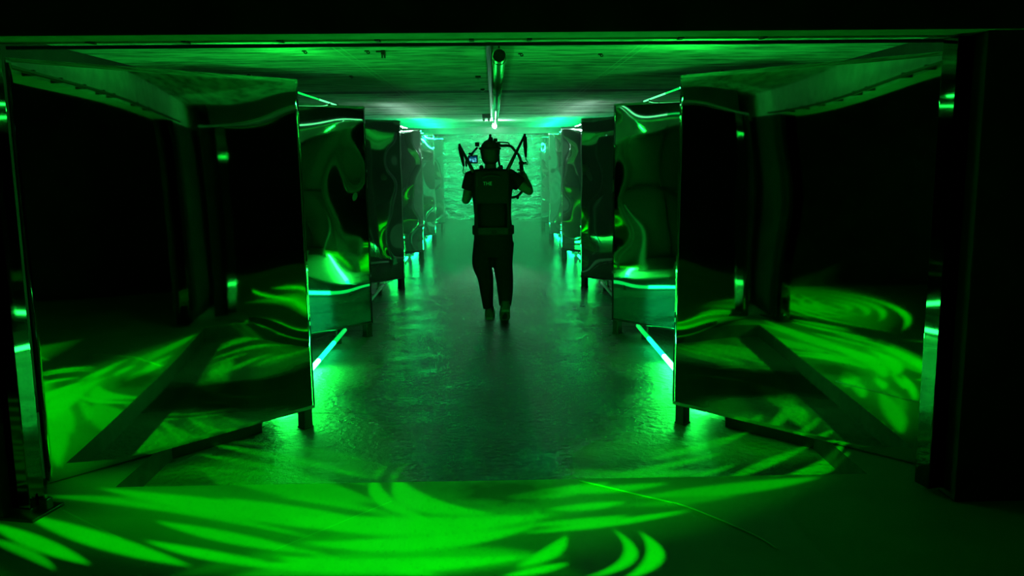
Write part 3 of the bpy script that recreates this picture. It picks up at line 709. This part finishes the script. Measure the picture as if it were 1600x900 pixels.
# curved tube from the head gear round to the hand grip
bm = bmesh.new(); add_tube(bm, [q(779, 223, .02), q(784, 228, .05), q(795, 228, .08), q(801, 230, .1), (q(807, 237, .13)), q(812, 243, .15), q(815, 250, .16), q(816, 258, .165)], .014, 10, 0, 4); ct = obj('curved_tube', bm, M['rig'], rig, True)
bm = bmesh.new(); add_tube(bm, [q(780, 222.5, .03), q(788, 223, .05), q(796, 224, .07), q(797.5, 227, .08)], .006, 8, 0, 3); obj('cable_loop', bm, M['rig'], ct, True)
bm = bmesh.new(); add_tube(bm, [q(816, 252, .165), q(816.5, 264, .17), q(818, 272, .172)], [.017, .020, .017], 12); gr = obj('hand_grip', bm, M['nylon'], rig, True)
bm = bmesh.new(); add_box(bm, q(812, 257.5, .15), q(824.5, 253, .18), .005); obj('clamp', bm, M['rig'], gr)
bm = bmesh.new(); add_tube(bm, [q(794, 308, .05), q(801, 308.5, .12), q(809, 307, .16), q(815, 302, .17), q(818, 297, .17)], .014, 10, 0, 4); add_ball(bm, q(810, 309, .16), .018, 10); obj('lower_arm', bm, M['rig'], rig, True)
bm = bmesh.new(); add_tube(bm, [q(782, 222, .05), q(781, 235, .06), q(780.5, 250, .02), q(783, 262, -.08)], .011, 8, 0, 4); obj('hose', bm, M['rig'], rig, True)
bm = bmesh.new(); add_ball(bm, q(782, 262, -.11), (.024, .02, .02), 12); obj('shoulder_joint', bm, M['pad'], rig, True)
bm = bmesh.new(); add_ball(bm, q(796, 268, -.05), (.05, .04, .03), 12); obj('shoulder_pad', bm, M['nylon'], rig, True)

# small monitor held out in front on the left
mon = empty('monitor', (PX, PY, -S)); tag(mon, 'small glowing blue monitor beside the left of the person\'s head', 'monitor')
bm = bmesh.new(); add_box(bm, q(732, 255, .28), q(747.5, 242, .305), .006); ca_ = obj('casing', bm, M['rig'], mon, True)
bm = bmesh.new(); add_box(bm, q(734.3, 253, .277), q(745.8, 244, .281)); obj('screen', bm, M['screen'], mon)
bm = bmesh.new(); add_tube(bm, [q(747, 231, .08), q(742, 236, .2), q(738, 240, .28), q(737, 243, .29)], .011, 8, 0, 3); add_box(bm, q(733, 241.5, .27), q(741, 238, .3), .004); obj('bracket', bm, M['rig'], mon, True)
bm = bmesh.new(); add_tube(bm, [q(732.5, 247, .28), q(729, 252, .22), q(730, 259, .18)], .010, 8, 0, 3); obj('side_handle', bm, M['rig'], mon, True)

# ------------------------------------------------------------------ haze at the far end
bm = bmesh.new(); add_box(bm, (-1.02, 9.6, -S+.004), (.97, 21.55, 2.07))
hz = obj('haze', bm, M['backing']); tag(hz, 'thin stage haze hanging in the far half of the corridor', 'haze', None, 'stuff')
mt = D.materials.new('stage haze'); mt.use_nodes = True; nt = mt.node_tree; nt.nodes.remove(nt.nodes['Principled BSDF'])
vs = nt.nodes.new('ShaderNodeVolumeScatter'); vs.inputs['Density'].default_value = .034; vs.inputs['Anisotropy'].default_value = .35; vs.inputs['Color'].default_value = (.95, 1, .97, 1)
nt.links.new(vs.outputs[0], nt.nodes['Material Output'].inputs['Volume'])
hz.data.materials[0] = mt

# ------------------------------------------------------------------ lights
def lamp(name, typ, loc, col, power, **kw):
    ld = D.lights.new(name, typ); ld.color = col; ld.energy = power
    for k, v in kw.items(): setattr(ld, k, v)
    o = D.objects.new(name, ld); COL.objects.link(o); o.location = loc; return o
lamp('white_lamp', 'POINT', (.03, 17.22, 2.03), (.34, 1.0, .62), 44, shadow_soft_size=.05)

# the laser projector: its picture of curved strokes is computed from the beam direction
PJ = Vector((.25, -.9, 2.75))
def pixel_to_slab(px, py):
    """floor point in the photo -> where that beam meets the level z = 0."""
    p = on_floor(px, py, 0)
    if p.y > Y_STEP+.005 and X_L < p.x < X_R:
        p = on_floor(px, py, -S); p = PJ+(p-PJ)*(PJ.z/(PJ.z+S))
    return Vector((p.x, p.y))
ST = []      # centre, e, n, half length, bulge, half width, softness, level, sign
def stroke(A, Mi, B, w, amp=1.0, soft=.26, world=False):
    """w: half width in photo pixels (or metres when world)."""
    if world: a, mm, b = Vector(A), Vector(Mi), Vector(B); wm = w
    else:
        a, mm, b = (pixel_to_slab(*p) for p in (A, Mi, B))
        tx, ty = B[0]-A[0], B[1]-A[1]; ln = math.hypot(tx, ty); ox, oy = -ty/ln*w, tx/ln*w
        wm = (pixel_to_slab(Mi[0]+ox, Mi[1]+oy)-pixel_to_slab(Mi[0]-ox, Mi[1]-oy)).length/2
    e = (b-a).normalized(); n = Vector((-e.y, e.x)); c = (a+b)/2; half = (b-a).length/2
    sm_ = (mm-c).dot(e)/half; hb_ = (mm-c).dot(n)/max(.25, 1-sm_*sm_)
    ST.append((c, e, n, half, hb_, wm, max(.008, wm*soft), amp))
# broad wash of light
stroke((-60, 812), (560, 800), (1330, 742), 85, .30, .9)
stroke((60, 740), (420, 800), (930, 905), 75, .36, .8)
stroke((250, 905), (600, 835), (1010, 790), 48, .46, .7)
stroke((330, 905), (560, 880), (900, 870), 34, .6, .5)
# near slab, left
stroke((-20, 815), (62, 850), (146, 884), 8, .85)
stroke((30, 800), (170, 848), (310, 888), 10, .85)
stroke((218, 842), (337, 869), (470, 888), 7, .95)
stroke((232, 811), (345, 837), (510, 868), 8, .9)
stroke((140, 760), (330, 792), (600, 838), 11, .9)
stroke((330, 775), (470, 800), (640, 826), 8, .85)
stroke((60, 775), (250, 790), (420, 830), 8, .62)
stroke((410, 868), (520, 880), (700, 900), 9, 1.0)
stroke((300, 730), (450, 757), (610, 790), 12, .7)
stroke((120, 775), (300, 801), (520, 848), 4, .85)
stroke((210, 768), (420, 796), (620, 842), 4, .9)
stroke((420, 775), (520, 786), (640, 812), 5, .8)
stroke((300, 835), (420, 852), (560, 880), 4, .9)
stroke((-30, 838), (30, 858), (90, 893), 5, .6)
# core
stroke((400, 800), (640, 822), (890, 800), 18, 1.0)
stroke((450, 845), (640, 850), (860, 815), 14, 1.0)
stroke((350, 880), (600, 884), (850, 868), 14, 1.0)
# arcs in the middle
stroke((586, 748), (604, 785), (700, 818), 8, 1.0)
stroke((618, 750), (655, 785), (790, 803), 13, 1.0)
stroke((850, 768), (962, 764), (1052, 753), 6, .9)
stroke((780, 778), (850, 772), (960, 752), 9, .9)
stroke((845, 796), (925, 791), (985, 783), 6, .95)
stroke((800, 822), (905, 815), (992, 804), 5, .95)
stroke((800, 834), (955, 817), (1090, 795), 5, 1.0)
stroke((886, 834), (862, 862), (800, 888), 9, 1.0)
stroke((893, 879), (850, 889), (780, 902), 6, 1.0)
stroke((950, 822), (982, 850), (900, 906), 9, 1.0)
stroke((994, 827), (1023, 858), (965, 908), 14, 1.0)
stroke((836, 793), (836, 806), (824, 822), 5, .9)
# over the step, on the corridor floor
stroke((612, 720), (592, 738), (586, 753), 4, 0.81)
stroke((648, 717), (624, 734), (616, 753), 4, 0.81)
stroke((688, 720), (700, 736), (718, 750), 3, 0.68)
stroke((765, 680), (731, 709), (800, 741), 5, 0.81)
stroke((795, 682), (758, 700), (800, 714), 4, 0.68)
stroke((770, 738), (850, 744), (1000, 738), 8, 0.61)
stroke((1000, 720), (1094, 699), (1175, 673), 5, 1.00)
stroke((960, 741), (1050, 726), (1140, 704), 4, 0.94)
stroke((1040, 747), (1110, 738), (1160, 722), 3, 0.94)
stroke((900, 745), (1010, 743), (1100, 736), 4, 0.81)
stroke((1120, 748), (1205, 721), (1270, 694), 4.5, 1.00)
stroke((1195, 745), (1290, 722), (1318, 692), 4.5, 1.00)
stroke((1250, 745), (1300, 730), (1330, 705), 3, 0.81)
stroke((840, 715), (980, 690), (1060, 650), 26, 0.35, .9)
stroke((950, 715), (1130, 700), (1320, 705), 30, 0.43, .9)
stroke((980, 778), (1150, 763), (1290, 744), 9, 0.68)
stroke((900, 790), (1050, 785), (1200, 760), 10, 0.45, .8)
stroke((318, 692), (450, 717), (600, 752), 5, 0.84)
stroke((300, 708), (430, 733), (560, 755), 5, 0.74)
stroke((280, 730), (420, 742), (600, 763), 5, 0.81)
stroke((340, 690), (480, 702), (620, 736), 3, 0.47)
stroke((180, 740), (400, 730), (640, 745), 30, 0.49, .9)
# strokes that fall beside the picture and come back in the panels
for k, (cx, cy_, r) in enumerate(((-3.0, 2.75, .25), (-3.0, 2.75, .48), (-3.05, 2.75, .72), (-2.95, 2.7, .95))):
    stroke((cx-r*1.6, cy_-.1*r), (cx, cy_+r*.55), (cx+r*1.6, cy_-.15*r), .055, .9, .4, True)
    stroke((cx-r*1.6, cy_-.1*r), (cx-.1, cy_-r*.6), (cx+r*1.5, cy_-.1*r), .06, .9, .4, True)
stroke((-5.2, 2.5), (-3.2, 2.85), (-1.5, 2.7), .80, .34, .7, True)
for k in range(5):
    stroke((-4.5+.1*k, 3.2-.1*k), (-3.2, 3.42-.15*k), (-2.02-.03*k, 3.15-.15*k), .034, .9, .4, True)
    stroke((-2.5-.28*k, 3.4), (-2.3-.3*k, 3.0), (-2.6-.3*k, 2.6), .03, .85, .4, True)
for k in range(6):
    stroke((-1.2+.42*k, 2.75), (-.75+.45*k, 2.1), (.3+.3*k, 1.7-.1*k), .05, .8, .4, True)
stroke((-.9, 2.5), (.6, 2.2), (1.9, 2.7), .5, .35, .8, True)

pj = lamp('laser_projector', 'SPOT', PJ, (0.0, 1.0, 0.0), 1.0, shadow_soft_size=.012)
pj.data.spot_size = math.radians(130); pj.data.spot_blend = .1
aim = Vector((0, 3.0, 0))-PJ; pj.rotation_euler = aim.to_track_quat('-Z', 'Y').to_euler()
pj.data.use_nodes = True; nt = pj.data.node_tree
em = nt.nodes['Emission']
ge = N(nt, 'ShaderNodeNewGeometry')
inc = ge.outputs['Incoming']
sx = N(nt, 'ShaderNodeSeparateXYZ'); L(nt, inc, sx.inputs[0])
def math_(op, a, b=None, c=None, clamp=False):
    n = N(nt, 'ShaderNodeMath', operation=op); n.use_clamp = clamp
    for i, v in enumerate((a, b, c)):
        if v is None: continue
        if isinstance(v, (int, float)): n.inputs[i].default_value = v
        else: L(nt, v, n.inputs[i])
    return n.outputs[0]
nz_ = math_('MAXIMUM', math_('ABSOLUTE', sx.outputs['Z']), .02)
kk = math_('DIVIDE', PJ.z, nz_)
u_ = math_('MULTIPLY_ADD', sx.outputs['X'], kk, PJ.x); v_ = math_('MULTIPLY_ADD', sx.outputs['Y'], kk, PJ.y)
cb_ = N(nt, 'ShaderNodeCombineXYZ'); L(nt, u_, cb_.inputs[0]); L(nt, v_, cb_.inputs[1]); cb_.inputs[2].default_value = 1
def dot(vec):
    d = N(nt, 'ShaderNodeVectorMath', operation='DOT_PRODUCT'); L(nt, cb_.outputs[0], d.inputs[0]); d.inputs[1].default_value = vec; return d.outputs['Value']
acc = None
for (c, e, n, half, hb_, wm, soft, amp) in ST:
    s_ = dot((e.x/half, e.y/half, -c.dot(e)/half)); t_ = dot((n.x, n.y, -c.dot(n)))
    qq = math_('SUBTRACT', 1.0, math_('MULTIPLY', s_, s_))
    dd = math_('ABSOLUTE', math_('MULTIPLY_ADD', qq, -hb_, t_))
    val = math_('SUBTRACT', math_('MULTIPLY', qq, wm), dd)
    val = math_('MULTIPLY', math_('MULTIPLY', val, 1.0/soft, None, True), amp)
    acc = val if acc is None else math_('MAXIMUM', acc, val)
acc = math_('MULTIPLY_ADD', acc, 1.0, 0.004)
pw = math_('MULTIPLY', acc, 3600.0)
down = math_('GREATER_THAN', math_('MULTIPLY', sx.outputs['Z'], -1.0), .05)
pw = math_('MULTIPLY', pw, down)
L(nt, pw, em.inputs['Strength'])

# faint spill in the dark room
w = D.worlds.new('world'); SC.world = w; w.use_nodes = True
w.node_tree.nodes['Background'].inputs[0].default_value = (0, .004, .002, 1)

SC.view_settings.view_transform = 'Standard'; SC.view_settings.look = 'None'
SC.view_settings.gamma = 1; SC.view_settings.exposure = 0; SC.view_settings.use_curve_mapping = False
cy_s = SC.cycles
cy_s.use_denoising = True
cy_s.max_bounces = 12; cy_s.glossy_bounces = 8; cy_s.diffuse_bounces = 3; cy_s.volume_bounces = 1; cy_s.transmission_bounces = 2
cy_s.caustics_reflective = False; cy_s.caustics_refractive = False
cy_s.sample_clamp_indirect = 6
